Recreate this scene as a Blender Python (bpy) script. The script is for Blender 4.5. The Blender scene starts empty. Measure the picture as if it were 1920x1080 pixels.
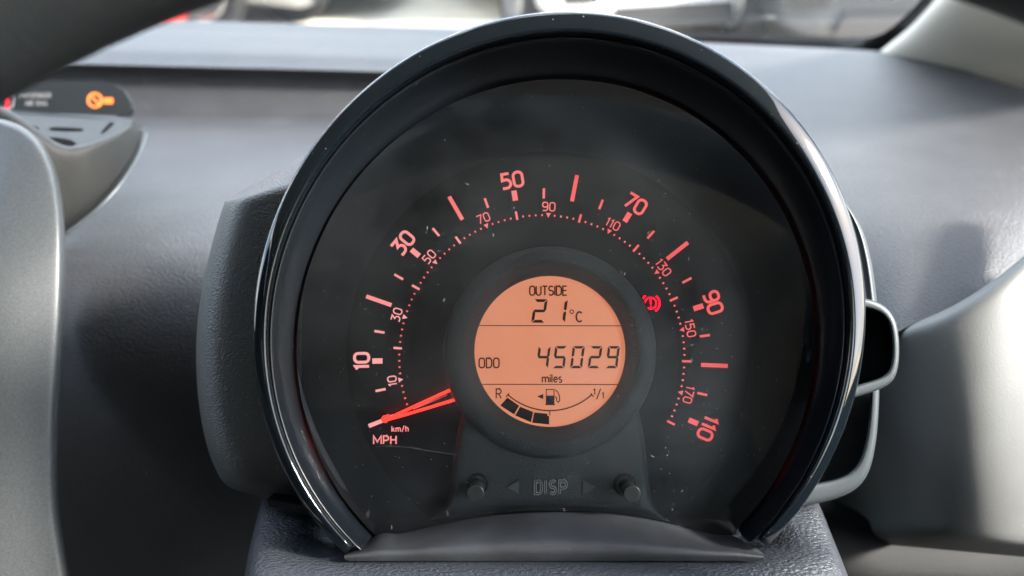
import bpy, math, random
from mathutils import Vector, Matrix
random.seed(4)
R = math.radians
scene = bpy.context.scene
COL = scene.collection

# ---------------------------------------------------------------- camera
F = 1387.0                      # focal length in pixels of the 1920 px wide photograph
CAM_Z = 1.15
cam_d = bpy.data.cameras.new('camera')
cam = bpy.data.objects.new('camera', cam_d); COL.objects.link(cam)
cam.location = (0, 0, CAM_Z); cam.rotation_euler = (R(60), 0, 0)
cam_d.sensor_width = 36.0; cam_d.lens = 36.0 * F / 1920.0
cam_d.clip_start = 0.01; cam_d.clip_end = 3000
cam_d.dof.use_dof = True; cam_d.dof.focus_distance = 0.246; cam_d.dof.aperture_fstop = 7.6
scene.camera = cam
M = Matrix.Translation((0, 0, CAM_Z)) @ Matrix.Rotation(R(60), 4, 'X')

# ---------------------------------------------------------------- sky, sun, exposure
SUN_EL, SUN_AZ = 34, 106         # elevation; azimuth clockwise from +Y (ahead of the car)
world = bpy.data.worlds.new('World'); scene.world = world; world.use_nodes = True
wn, wl = world.node_tree.nodes, world.node_tree.links
wn.clear()
wo = wn.new('ShaderNodeOutputWorld'); wb = wn.new('ShaderNodeBackground')
sky = wn.new('ShaderNodeTexSky'); sky.sky_type = 'NISHITA'; sky.sun_disc = False
sky.sun_elevation = R(SUN_EL); sky.sun_rotation = R(SUN_AZ)
tcw = wn.new('ShaderNodeTexCoord'); mpw = wn.new('ShaderNodeMapping'); mpw.inputs['Scale'].default_value = (1, 1, 2.2)
nzw = wn.new('ShaderNodeTexNoise'); nzw.inputs['Scale'].default_value = 2.6; nzw.inputs['Detail'].default_value = 7
nzw.inputs['Roughness'].default_value = 0.55
crw = wn.new('ShaderNodeValToRGB'); crw.color_ramp.elements[0].position = 0.50; crw.color_ramp.elements[1].position = 0.60
mxw = wn.new('ShaderNodeMixRGB'); mxw.inputs[2].default_value = (10, 9.9, 9.7, 1)
wl.new(tcw.outputs['Generated'], mpw.inputs[0]); wl.new(mpw.outputs[0], nzw.inputs['Vector'])
wl.new(nzw.outputs['Fac'], crw.inputs[0]); wl.new(crw.outputs[0], mxw.inputs[0])
wl.new(sky.outputs[0], mxw.inputs[1]); wl.new(mxw.outputs[0], wb.inputs[0])
wb.inputs[1].default_value = 0.07
wl.new(wb.outputs[0], wo.inputs[0])
sl = bpy.data.lights.new('sun', 'SUN'); sl.energy = 1.5; sl.angle = R(10); sl.color = (1, 0.95, 0.87)
sun = bpy.data.objects.new('sun', sl); COL.objects.link(sun)
a, e = R(SUN_AZ), R(SUN_EL)
sd = Vector((math.sin(a) * math.cos(e), math.cos(a) * math.cos(e), math.sin(e)))
sun.rotation_euler = sd.to_track_quat('Z', 'Y').to_euler(); sun.location = (3, 3, 6)
scene.view_settings.view_transform = 'Standard'; scene.view_settings.look = 'None'
scene.view_settings.exposure = 3.75; scene.view_settings.gamma = 1.0
scene.view_settings.use_curve_mapping = False
scene.render.engine = 'CYCLES'
scene.cycles.use_denoising = True
scene.cycles.max_bounces = 8; scene.cycles.transparent_max_bounces = 16
scene.cycles.sample_clamp_indirect = 6.0
scene.cycles.caustics_reflective = False; scene.cycles.caustics_refractive = False

# ---------------------------------------------------------------- helpers
D0 = 0.255                       # distance of the dial plate from the lens, metres
def at(px, py, d):               # a point seen at (px, py) lying d metres down the view axis
    return M @ Vector(((px - 960) / F * d, -(py - 540) / F * d, -d))
def V(px, py, h):                # the same, h millimetres in front of the dial plate
    return at(px, py, D0 - h / 1000.0)

def new_obj(name, verts, faces, mat, parent=None, smooth=False, sub=0, bevel=0, flat_after=None):
    off = parent_loc(parent)
    me = bpy.data.meshes.new(name)
    me.from_pydata([tuple(Vector(v) - off) for v in verts], [], faces)
    me.update()
    if mat: me.materials.append(mat)
    o = bpy.data.objects.new(name, me); COL.objects.link(o)
    if parent: o.parent = parent
    if smooth: me.shade_smooth()
    if bevel:
        b = o.modifiers.new('b', 'BEVEL'); b.width = bevel; b.segments = 3; b.limit_method = 'ANGLE'; b.angle_limit = R(40)
    if sub:
        s = o.modifiers.new('s', 'SUBSURF'); s.levels = s.render_levels = sub
    return o
def parent_loc(p):
    v = Vector((0, 0, 0))
    while p: v += p.location; p = p.parent
    return v
def tag(o, label=None, cat=None, group=None, kind=None):
    if label: o['label'] = label
    if cat: o['category'] = cat
    if group: o['group'] = group
    if kind: o['kind'] = kind
    return o
def thing(name, label, cat, loc, group=None):
    o = bpy.data.objects.new(name, None); COL.objects.link(o); o.location = loc
    o.empty_display_size = 0.02
    return tag(o, label, cat, group)

def grid(name, rows, mat, parent=None, sub=2, closed=False, flip=False, solid=0, smooth=True):
    n = len(rows[0]); vs = [v for r in rows for v in r]; fs = []
    for i in range(len(rows) - 1):
        for j in range(n if closed else n - 1):
            k = (j + 1) % n
            f = (i * n + j, i * n + k, (i + 1) * n + k, (i + 1) * n + j)
            fs.append(f[::-1] if flip else f)
    o = new_obj(name, vs, fs, mat, parent, smooth, sub)
    if solid:
        s = o.modifiers.new('t', 'SOLIDIFY'); s.thickness = solid; s.offset = -1
    return o

def plate(name, pts, h0, h1, mat, parent=None, bevel=0):
    """flat polygon in pixels, from height h0 up to h1, closed."""
    n = len(pts)
    area = sum(pts[i][0] * pts[(i + 1) % n][1] - pts[(i + 1) % n][0] * pts[i][1] for i in range(n))
    if area > 0: pts = pts[::-1]      # make it run counter-clockwise as seen
    vs = [V(x, y, h1) for x, y in pts]
    # the sides run straight back: keep the real outline of the front
    back = []
    for v in vs:
        back.append(v + (M.to_3x3() @ Vector((0, 0, -1))) * (h1 - h0) / 1000.0)
    vs += back
    fs = [tuple(range(n)), tuple(range(2 * n - 1, n - 1, -1))]
    for i in range(n):
        k = (i + 1) % n
        fs.append((i, n + i, n + k, k))
    return new_obj(name, vs, fs, mat, parent, False, 0, bevel)

def disc_pts(cx, cy, r, n=48, a0=0, a1=360):
    m = n if a1 - a0 >= 360 else n + 1
    return [(cx + r * math.cos(R(a0 + (a1 - a0) * i / n)), cy - r * math.sin(R(a0 + (a1 - a0) * i / n))) for i in range(m)]

def ribbon_geo(polys, w, h0, h1, xf):
    """polys: list of (points, closed); returns verts, faces of raised strokes."""
    vs, fs = [], []
    for pl in polys:
        pts, closed = pl[0], pl[1]
        ww = pl[2] if len(pl) > 2 else w
        pts = [xf(*p) for p in pts]
        n = len(pts)
        L, Rr = [], []
        for i in range(n):
            p = Vector(pts[i])
            a_ = Vector(pts[i - 1]) if (i > 0 or closed) else None
            b_ = Vector(pts[(i + 1) % n]) if (i < n - 1 or closed) else None
            d1 = (p - a_).normalized() if a_ is not None else (b_ - p).normalized()
            d2 = (b_ - p).normalized() if b_ is not None else d1
            n1, n2 = Vector((-d1.y, d1.x)), Vector((-d2.y, d2.x))
            m = (n1 + n2)
            if m.length < 1e-4: m = n1
            m.normalize(); s = 1.0 / max(0.45, m.dot(n1))
            L.append(p + m * ww / 2 * s); Rr.append(p - m * ww / 2 * s)
        b0 = len(vs)
        for i in range(n):
            for q in (L[i], Rr[i]):
                vs.append(V(q.x, q.y, h1))
            for q in (L[i], Rr[i]):
                vs.append(V(q.x, q.y, h1) + (M.to_3x3() @ Vector((0, 0, -1))) * (h1 - h0) / 1000.0)
        rng = range(n if closed else n - 1)
        for i in rng:
            k = (i + 1) % n
            A, B = b0 + 4 * i, b0 + 4 * k
            fs += [(A, B, B + 1, A + 1), (A + 2, B + 2, B, A), (A + 1, B + 1, B + 3, A + 3)]
        if not closed:
            A, B = b0, b0 + 4 * (n - 1)
            fs += [(A, A + 1, A + 3, A + 2), (B, B + 2, B + 3, B + 1)]
    return vs, fs
def strokes(name, polys, w, h0, h1, mat, parent, xf=lambda x, y: (x, y)):
    vs, fs = ribbon_geo(polys, w, h0, h1, xf)
    return new_obj(name, vs, fs, mat, parent)

# stroke alphabet, unit cap height, y up; (list of strokes, advance width)
def arc(cx, cy, rx, ry, a0, a1, n=8):
    return [(cx + rx * math.cos(R(a0 + (a1 - a0) * i / n)), cy + ry * math.sin(R(a0 + (a1 - a0) * i / n))) for i in range(n + 1)]
def rr(x0, y0, x1, y1, r):
    return (arc(x1 - r, y1 - r, r, r, 90, 0, 5) + arc(x1 - r, y0 + r, r, r, 0, -90, 5) +
            arc(x0 + r, y0 + r, r, r, -90, -180, 5) + arc(x0 + r, y1 - r, r, r, 180, 90, 5))
W_ = .62
G = {
 '0': ([(rr(0, 0, W_, 1, .27), True)], W_),
 '1': ([([(0, .80), (.2, .94), (.2, 0)], False)], .27),
 '3': ([([(0, 1), (.56, 1), (.26, .60)] + arc(.28, .30, .30, .30, 90, -90, 9) + [(.0, 0)], False)], W_),
 '5': ([([(.56, 1), (.06, 1), (.04, .56)] + arc(.28, .30, .32, .30, 88, -90, 9) + [(0, 0)], False)], W_),
 '7': ([([(0, 1), (.58, 1), (.16, 0)], False)], .58),
 '9': ([(rr(0, .42, W_, 1, .26), True), ([(W_, .66)] + [(W_, .36)] + arc(.30, .28, .32, .28, 0, -90, 6) + [(.05, 0)], False)], W_),
 'M': ([([(0, 0), (0, 1), (.47, .25), (.94, 1), (.94, 0)], False)], .94),
 'P': ([([(0, 0), (0, 1), (.36, 1)] + arc(.36, .72, .26, .28, 90, -90, 7) + [(0, .44)], False)], .62),
 'H': ([([(0, 0), (0, 1)], False), ([(.66, 0), (.66, 1)], False), ([(0, .52), (.66, .52)], False)], .66),
 'k': ([([(0, 0), (0, 1)], False), ([(.42, .68), (.03, .30)], False), ([(.16, .42), (.46, 0)], False)], .46),
 'm': ([([(0, 0), (0, .68)], False), ([(0, .5)] + arc(.2, .45, .2, .22, 160, 0, 5) + [(.4, 0)], False),
        ([(.4, .5)] + arc(.6, .45, .2, .22, 160, 0, 5) + [(.8, 0)], False)], .8),
 '/': ([([(0, -.08), (.42, 1.05)], False)], .42),
 'h': ([([(0, 0), (0, 1)], False), ([(0, .45)] + arc(.22, .42, .22, .26, 160, 0, 6) + [(.44, 0)], False)], .44),
 'O': ([(rr(0, 0, .56, 1, .26), True)], .56),
 'U': ([([(0, 1), (0, .26)] + arc(.27, .26, .27, .26, 180, 360, 7) + [(.54, 1)], False)], .54),
 'T': ([([(0, 1), (.56, 1)], False), ([(.28, 1), (.28, 0)], False)], .56),
 'S': ([(arc(.26, .74, .25, .26, 35, 250, 8) + arc(.26, .26, .26, .26, 70, -145, 8), False)], .52),
 'I': ([([(0, 0), (0, 1)], False)], .02),
 'D': ([([(0, 0), (0, 1), (.26, 1)] + arc(.26, .68, .30, .32, 90, 0, 4) + arc(.26, .32, .30, .32, 0, -90, 4), True)], .56),
 'E': ([([(.44, 1), (0, 1), (0, 0), (.44, 0)], False), ([(0, .52), (.40, .52)], False)], .44),
 'R': ([([(0, 0), (0, 1), (.28, 1)] + arc(.28, .74, .24, .26, 90, -90, 6) + [(0, .48)], False), ([(.26, .48), (.52, 0)], False)], .52),
 'C': ([(arc(.34, .5, .34, .5, 45, 315, 12), False)], .62),
 'i': ([([(0, 0), (0, .68)], False), ([(0, .86), (0, .98)], False)], .02),
 'l': ([([(0, 0), (0, 1)], False)], .02),
 'e': ([([(.03, .35), (.45, .35)] + arc(.24, .35, .22, .33, 10, 320, 10), False)], .46),
 's': ([(arc(.18, .52, .17, .16, 40, 250, 6) + arc(.18, .18, .18, .18, 70, -140, 6), False)], .36),
 'A': ([([(0, 0), (.3, 1), (.6, 0)], False), ([(.1, .34), (.5, .34)], False)], .6),
 'N': ([([(0, 0), (0, 1), (.52, 0), (.52, 1)], False)], .52),
 'G': ([(arc(.3, .5, .3, .5, 50, 300, 10) + [(.56, .12), (.56, .48), (.34, .48)], False)], .58),
 'B': ([([(0, 0), (0, 1), (.28, 1)] + arc(.28, .76, .2, .24, 90, -90, 5) + arc(.28, .26, .26, .26, 90, -90, 5), True)], .56),
 ' ': ([], .3),
}
def text_polys(s, gap=.26):
    out, x = [], 0
    for i, ch in enumerate(s):
        st, adv = G[ch]
        for p in st: out.append(([(q[0] + x, q[1]) for q in p[0]], p[1]))
        x += adv + gap
    return out, x - gap
def text(name, s, cx, cy, size, w, h0, h1, mat, parent, rot=0, gap=.26, sx=1.0, skew=0):
    """centred on (cx, cy) px; size = cap height px; rot degrees counter-clockwise."""
    polys, tw = text_polys(s, gap)
    size -= w                               # strokes are drawn on the centre line
    c, sn = math.cos(R(rot)), math.sin(R(rot))
    def xf(x, y):
        X, Y = ((x - tw / 2) * sx + (y - .5) * skew) * size, (y - .5) * size
        return (cx + X * c - Y * sn, cy - (X * sn + Y * c))
    return strokes(name, polys, w, h0, h1, mat, parent, xf)

# ---------------------------------------------------------------- materials
def material(name, base, rough=.5, metal=0, spec=.5, emit=None, es=0, bump=0, bscale=600, bstretch=(1, 1, 1),
             kind='noise', bdist=.0006, coat=0, coat_r=.05, speck=0, speck_scale=4000, speck_col=(.6, .6, .6), mottle=0, mscale=8, dust=0, sheen=0):
    m = bpy.data.materials.new(name); m.use_nodes = True
    nt = m.node_tree; N, L = nt.nodes, nt.links
    b = N['Principled BSDF']
    b.inputs['Base Color'].default_value = (*base, 1); b.inputs['Roughness'].default_value = rough
    b.inputs['Metallic'].default_value = metal; b.inputs['Specular IOR Level'].default_value = spec
    b.inputs['Coat Weight'].default_value = coat; b.inputs['Coat Roughness'].default_value = coat_r
    if sheen: b.inputs['Sheen Weight'].default_value = sheen; b.inputs['Sheen Roughness'].default_value = .4
    if emit:
        b.inputs['Emission Color'].default_value = (*emit, 1); b.inputs['Emission Strength'].default_value = es
    tc = N.new('ShaderNodeTexCoord')
    mp = N.new('ShaderNodeMapping'); mp.inputs['Scale'].default_value = bstretch
    L.new(tc.outputs['Object'], mp.inputs[0])
    cur = None
    def mix(fac_socket, col, prev):
        mx = N.new('ShaderNodeMixRGB'); L.new(fac_socket, mx.inputs[0])
        if prev is None: mx.inputs[1].default_value = (*base, 1)
        else: L.new(prev, mx.inputs[1])
        mx.inputs[2].default_value = (*col, 1)
        return mx.outputs[0]
    if mottle:
        nz = N.new('ShaderNodeTexNoise'); nz.inputs['Scale'].default_value = mscale; nz.inputs['Detail'].default_value = 6
        L.new(tc.outputs['Object'], nz.inputs['Vector'])
        cr = N.new('ShaderNodeMapRange'); cr.inputs[1].default_value = .35; cr.inputs[2].default_value = .7
        cr.inputs[4].default_value = mottle; L.new(nz.outputs['Fac'], cr.inputs[0])
        cur = mix(cr.outputs[0], tuple(min(1, c * 2.2 + .01) for c in base), cur)
    if speck:
        nz = N.new('ShaderNodeTexVoronoi'); nz.inputs['Scale'].default_value = speck_scale
        L.new(tc.outputs['Object'], nz.inputs['Vector'])
        cr = N.new('ShaderNodeMapRange'); cr.inputs[1].default_value = .0; cr.inputs[2].default_value = 1
        cr.inputs[4].default_value = speck
        sep = N.new('ShaderNodeSeparateColor'); L.new(nz.outputs['Color'], sep.inputs[0])
        L.new(sep.outputs[0], cr.inputs[0])
        cur = mix(cr.outputs[0], speck_col, cur)
    if dust:                                 # lone pale dust grains
        vz = N.new('ShaderNodeTexVoronoi'); vz.inputs['Scale'].default_value = dust
        L.new(tc.outputs['Object'], vz.inputs['Vector'])
        lt = N.new('ShaderNodeMath'); lt.operation = 'LESS_THAN'; lt.inputs[1].default_value = .055
        L.new(vz.outputs['Distance'], lt.inputs[0])
        sep = N.new('ShaderNodeSeparateColor'); L.new(vz.outputs['Color'], sep.inputs[0])
        mu = N.new('ShaderNodeMath'); mu.operation = 'MULTIPLY'; L.new(lt.outputs[0], mu.inputs[0]); L.new(sep.outputs[1], mu.inputs[1])
        cur = mix(mu.outputs[0], (.16, .16, .16), cur)
    if cur is not None: L.new(cur, b.inputs['Base Color'])
    if bump:
        if kind == 'leather':
            v = N.new('ShaderNodeTexVoronoi'); v.feature = 'DISTANCE_TO_EDGE'; v.inputs['Scale'].default_value = bscale
            wob = N.new('ShaderNodeTexNoise'); wob.inputs['Scale'].default_value = bscale * .6
            L.new(mp.outputs[0], wob.inputs['Vector'])
            add = N.new('ShaderNodeMixRGB'); add.blend_type = 'ADD'; add.inputs[0].default_value = 1.6 / bscale
            L.new(mp.outputs[0], add.inputs[1]); L.new(wob.outputs['Color'], add.inputs[2])
            L.new(add.outputs[0], v.inputs['Vector'])
            cr = N.new('ShaderNodeMapRange'); cr.inputs[2].default_value = .25; L.new(v.outputs['Distance'], cr.inputs[0])
            src = cr.outputs[0]
        else:
            v = N.new('ShaderNodeTexNoise'); v.inputs['Scale'].default_value = bscale; v.inputs['Detail'].default_value = 3
            L.new(mp.outputs[0], v.inputs['Vector']); src = v.outputs['Fac']
        bp = N.new('ShaderNodeBump'); bp.inputs['Strength'].default_value = bump; bp.inputs['Distance'].default_value = bdist
        L.new(src, bp.inputs['Height']); L.new(bp.outputs[0], b.inputs['Normal'])
    return m
def clear(name, ior=1.45, tint=(1, 1, 1), rough=0.0, amount=1.0, haze=0):
    """thin clear sheet: Fresnel mirror over plain transparency"""
    m = bpy.data.materials.new(name); m.use_nodes = True; N, L = m.node_tree.nodes, m.node_tree.links
    N.clear(); o = N.new('ShaderNodeOutputMaterial'); t = N.new('ShaderNodeBsdfTransparent'); g = N.new('ShaderNodeBsdfGlossy')
    t.inputs[0].default_value = (*tint, 1); g.inputs['Roughness'].default_value = rough
    f = N.new('ShaderNodeFresnel'); f.inputs[0].default_value = ior
    mu = N.new('ShaderNodeMath'); mu.operation = 'MULTIPLY'; mu.inputs[1].default_value = amount
    mx = N.new('ShaderNodeMixShader'); L.new(f.outputs[0], mu.inputs[0]); L.new(mu.outputs[0], mx.inputs[0])
    if haze:                                 # fine dust film on the plastic
        df = N.new('ShaderNodeBsdfDiffuse'); df.inputs[0].default_value = (.55, .62, .68, 1)
        m2 = N.new('ShaderNodeMixShader'); tcl = N.new('ShaderNodeTexCoord'); nl = N.new('ShaderNodeTexNoise'); nl.inputs['Scale'].default_value = 28; nl.inputs['Detail'].default_value = 5
        L.new(tcl.outputs['Object'], nl.inputs['Vector']); ml = N.new('ShaderNodeMapRange'); ml.inputs[1].default_value = .35; ml.inputs[2].default_value = .7
        ml.inputs[3].default_value = haze * .4; ml.inputs[4].default_value = haze * 3; L.new(nl.outputs['Fac'], ml.inputs[0]); L.new(ml.outputs[0], m2.inputs[0])
        L.new(t.outputs[0], m2.inputs[1]); L.new(df.outputs[0], m2.inputs[2]); L.new(m2.outputs[0], mx.inputs[1])
    else: L.new(t.outputs[0], mx.inputs[1])
    L.new(g.outputs[0], mx.inputs[2]); L.new(mx.outputs[0], o.inputs[0])
    return m
m_gloss = material('gloss_black', (.003, .005, .007), .04, spec=.62, dust=260)
m_well = material('well_black', (.003, .0045, .0065), .3, spec=.5, dust=300)
m_dial = material('dial_black', (.017, .025, .032), .42, spec=.4)
m_dialo = material('dial_outer_black', (.028, .038, .048), .5, spec=.4, mottle=.3, mscale=60)
m_pod = material('pod_plastic', (.13, .157, .165), .5, bump=.5, bscale=1900, dust=420, spec=.4)
m_mark = material('red_mark', (.85, .66, .64), .5, emit=(1.0, .05, .05), es=.085)
m_needle = material('needle_red', (.5, .03, .03), .35, emit=(1, .03, .02), es=.22)
m_warn = material('warning_red', (.5, .01, .02), .5, emit=(1, .0, .02), es=.25)
m_lcd = material('lcd_orange', (.78, .62, .46), .42, emit=(1.0, .29, .125), es=.046, spec=.35, mottle=.15, mscale=45)
m_seg = material('lcd_segment', (.035, .028, .03), .4)
m_lens = clear('clear_lens', 1.45, haze=.006)
m_house = material('grey_plastic', (.085, .09, .088), .38, bump=.8, bdist=.0008, bscale=1500, spec=.5, dust=300)
m_cover = material('cover_plastic', (.016, .018, .021), .5, bump=.15, bscale=2500, mottle=.5, mscale=70, dust=420)
m_shroud = material('shroud_plastic', (.03, .034, .042), 0.36, bump=.95, bdist=.0010, bscale=1000, bstretch=(.7, 1.2, 1), dust=300)
m_dash = material('dash_plastic', (.035, .036, .0395), .45, spec=.55, bump=1.0, bdist=.0009, bscale=1250, bstretch=(.6, 1.2, 1.2), mottle=.2, mscale=30, dust=70)
m_cream = material('smooth_grey', (.11, .112, .107), .5, bump=.12, bscale=1500, mottle=.2, mscale=25, dust=90)
m_silver = material('silver_paint', (.042, .047, .05), .42, metal=.2, speck=.13, speck_scale=3500, speck_col=(.3, .32, .33))
m_knee = material('shaded_knee_plastic', (.004, .0042, .004), .6, spec=.25, bump=.3, bscale=1500)  # near-black base carries the shadow lying on the knee panel
m_rimsat = material('satin_silver', (.045, .055, .06), .42, metal=.2, bump=.2, bscale=2500)
m_leather = material('wheel_leather', (.013, .016, .018), .55, bump=.3, bscale=900, kind='leather')
m_pillar = material('pillar_beige', (.68, .65, .57), .6, bump=.1, bscale=900)
m_head = material('headliner', (.25, .245, .23), .9)
m_black = material('black_rubber', (.006, .007, .008), .35)
m_glass = clear('windscreen_glass', 1.5, (.98, .99, .985), amount=.4)
m_void = material('vent_void', (.003, .003, .003), .9, spec=.05)
m_strip = material('display_strip', (.008, .009, .008), .5, spec=.2)
m_vent = material('vent_plastic', (.016, .017, .017), .5, spec=.35, bump=.5, bdist=.0008, bscale=1500)
m_faint = material('faint_print', (.3, .3, .3), .5)
m_amber = material('amber_light', (.4, .1, .02), .5, emit=(1, .2, .02), es=.15)
m_dust = material('dust', (.36, .37, .38), .8)
m_knob = material('knob_plastic', (.018, .02, .021), .22, spec=.9)
m_emb2 = material('arrow_plastic', (.24, .27, .27), .3, spec=.6)
m_emb = material('edge_lit_embossed_plastic', (.8, .84, .84), .3, spec=.6)

# ---------------------------------------------------------------- cluster outlines
def solve(A, B):
    n = len(B); A = [r[:] + [b] for r, b in zip(A, B)]
    for i in range(n):
        p = max(range(i, n), key=lambda k: abs(A[k][i])); A[i], A[p] = A[p], A[i]
        for j in range(i + 1, n):
            f = A[j][i] / A[i][i]
            for k in range(i, n + 1): A[j][k] -= f * A[i][k]
    x = [0] * n
    for i in range(n - 1, -1, -1):
        x[i] = (A[i][n] - sum(A[i][k] * x[k] for k in range(i + 1, n))) / A[i][i]
    return x
def basis(t): return [1, math.cos(t), math.sin(t), math.cos(2 * t), math.sin(2 * t)]
CX, CY = 1052.0, 602.0
def fit(pts):
    S = [[0] * 5 for _ in range(5)]; T = [0] * 5
    for x, y in pts:
        t = math.atan2(-(y - CY), x - CX); r = math.hypot(x - CX, y - CY); b = basis(t)
        for i in range(5):
            T[i] += b[i] * r
            for j in range(5): S[i][j] += b[i] * b[j]
    c = solve(S, T)
    return lambda t: sum(p * q for p, q in zip(c, basis(t)))
OUT = fit([(530, 360), (497, 457), (482, 547), (477, 627), (482, 720), (492, 780), (518, 853), (533, 887), (567, 950), (593, 987), (633, 1023),
           (583, 280), (640, 207), (773, 97), (873, 53), (973, 31), (1053, 23), (1173, 33), (1273, 62), (1347, 90), (1413, 143), (1467, 197), (1513, 250),
           (1577, 360), (1603, 433), (1620, 503), (1625, 567), (1623, 613), (1610, 720), (1583, 803), (1560, 860), (1533, 907), (1510, 940), (1480, 977), (1430, 1033)])
INN = fit([(633, 377), (593, 470), (567, 560), (560, 643), (563, 730), (573, 787), (600, 853), (633, 920), (648, 937), (700, 1003), (660, 353), (740, 263),
           (853, 187), (960, 160), (1057, 151), (1173, 167), (1267, 197), (1280, 208), (1363, 277), (1413, 317), (1447, 360), (1493, 433), (1513, 503),
           (1525, 573), (1525, 627), (1518, 720), (1500, 797), (1477, 850), (1440, 913), (1390, 983), (1372, 1007)])
def ringpt(t, k):
    r = OUT(t) * (1 - k) + INN(t) * k
    return CX + r * math.cos(t), CY - r * math.sin(t)

# ================================================================ INSTRUMENT CLUSTER
base = at(1031, 700, D0 + .03)
clu = thing('instrument_cluster', 'round speedometer cluster with glossy black bezel and orange display', 'speedometer', base)
T0, T1 = R(-48.2), R(227.6)
NT = 150
def ring_loft(name, prof, mat, t0, t1, n, sub=1):
    rows = []
    for i in range(n + 1):
        t = t0 + (t1 - t0) * i / n
        rows.append([V(*ringpt(t, k), h) for k, h in prof])
    vs = [v for r in rows for v in r]; m = len(prof); fs = []
    for i in range(n):
        for j in range(m):
            k = (j + 1) % m
            fs.append((i * m + j, (i + 1) * m + j, (i + 1) * m + k, i * m + k))
    fs.append(tuple(range(m))); fs.append(tuple(range(n * m + m - 1, n * m - 1, -1)))
    return new_obj(name, vs, fs, mat, clu, True, sub)
bz = ring_loft('bezel', [(.05, 2), (.005, 8), (0, 18), (.0, 29), (.004, 30.6), (.014, 31.4), (.04, 31.8), (.12, 32.4), (.20, 32.9), (.26, 33.0), (.305, 32.6), (.34, 31),
                    (.37, 27.6), (.40, 26), (.41, 22), (.3, 14), (.18, 4)], m_gloss, T0, T1, NT)
well = ring_loft('inner_wall', [(.375, 27.2), (.40, 27.4), (.46, 26), (.60, 21), (.8, 16.5), (.97, 13.6), (1.0, 13.2), (1.005, 12.0), (1.0, 2), (.95, -1), (.6, 8)], m_well, R(-50), R(230), NT)

# dial plates
def big_outline(k, n=90, yb=1030):
    out = []
    for i in range(n):
        t = 2 * math.pi * i / n
        x, y = ringpt(t, k); out.append((x, min(y, yb)))
    return out
plate('dial_surround', big_outline(.97), -3, -.6, m_dialo, clu)
DX, DY = 1016.0, 671.0
plate('dial_face', [(x, y) for x, y in disc_pts(1029, 663, 379, 120)], -.6, 0.0, m_dial, clu)
# clear lens, slightly proud of the display ring, with its lower edge under the cover
lens_o = []
for i in range(121):
    t = R(-62) + R(304) * i / 120
    x, y = ringpt(t, .992); lens_o.append((x, min(y, 1040)))
LENS_H = 15.2
plate('clear_lens', lens_o, LENS_H - .02, LENS_H, m_lens, clu)

# ambient light on the low-speed marks is painted in as a paler glow
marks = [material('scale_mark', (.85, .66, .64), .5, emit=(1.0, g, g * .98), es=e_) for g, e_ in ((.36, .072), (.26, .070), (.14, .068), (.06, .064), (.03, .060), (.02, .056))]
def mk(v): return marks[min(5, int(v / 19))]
def polar(v, r):
    t = R(201.5 - 2.04 * v)
    return DX + r * math.cos(t), DY - r * math.sin(t), 201.5 - 2.04 * v
def tick(v, r0, r1, w, h=.25):
    x, y, d = polar(v, 1); ux, uy = x - DX, y - DY
    pts = [(DX + ux * r + s * uy * w / 2, DY + uy * r - s * ux * w / 2) for r, s in ((r0, -1), (r1, -1), (r1, 1), (r0, 1))]
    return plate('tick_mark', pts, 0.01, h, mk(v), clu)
for v in range(0, 111, 5):
    if v % 20 == 0: tick(v, 299, 349, 7.5)
    elif v % 10 == 0: tick(v, 299, 318, 10)
    else: tick(v, 299, 318, 4.4)
for v in range(10, 111, 20):
    x, y, d = polar(v, 338)
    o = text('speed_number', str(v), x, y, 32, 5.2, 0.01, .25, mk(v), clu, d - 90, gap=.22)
for k in range(20, 181, 20):
    tick(k / 1.609, 263, 279, 4.2)
dots = []
for k in range(2, 180, 2):
    if k % 20 == 0 or k % 20 == 10: continue
    x, y, d = polar(k / 1.609, 1); ux, uy = x - DX, y - DY
    dots.append(([(DX + ux * 265.7, DY + uy * 265.7), (DX + ux * 269.3, DY + uy * 269.3)], False))
tag(strokes('scale_dots', dots, 3.0, .01, .2, m_mark, clu), kind='stuff')
for k in range(10, 171, 20):
    v = k / 1.609; x, y, d = polar(v, 1); ux, uy = x - DX, y - DY
    tri = [(DX + ux * 263, DY + uy * 263), (DX + ux * 272 + uy * 4.6, DY + uy * 272 - ux * 4.6), (DX + ux * 272 - uy * 4.6, DY + uy * 272 + ux * 4.6)]
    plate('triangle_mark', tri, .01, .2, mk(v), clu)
    x, y, d = polar(v, 284)
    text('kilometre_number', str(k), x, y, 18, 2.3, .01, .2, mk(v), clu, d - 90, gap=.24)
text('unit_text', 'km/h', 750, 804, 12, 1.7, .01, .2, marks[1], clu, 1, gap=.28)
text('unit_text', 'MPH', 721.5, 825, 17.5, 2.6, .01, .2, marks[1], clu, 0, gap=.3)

# needle: red fork with a dark spine, its root under the display ring
nd = strokes('needle', [([(722, 788), (745, 777), (840, 733.5), (870, 720)], False, 5.0), ([(722, 788.5), (760, 778), (846, 752), (872, 744)], False, 4.8)], 6, 3.2, 4.6, m_needle, clu)
plate('needle_tip', [(714, 786), (717, 781), (728, 778), (733, 785), (724, 793), (717, 792)], 3.2, 4.75, m_needle, nd)
strokes('needle_spine', [([(732, 784.5), (764, 772)], False, 1.6), ([(764, 772), (845, 741), (880, 730)], False, 10)], 3, 2.6, 3.6, m_black, nd)
strokes('needle_ridge', [([(775, 767), (838, 741)], False)], 2.2, 3.6, 4.1, m_emb, nd)

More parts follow.
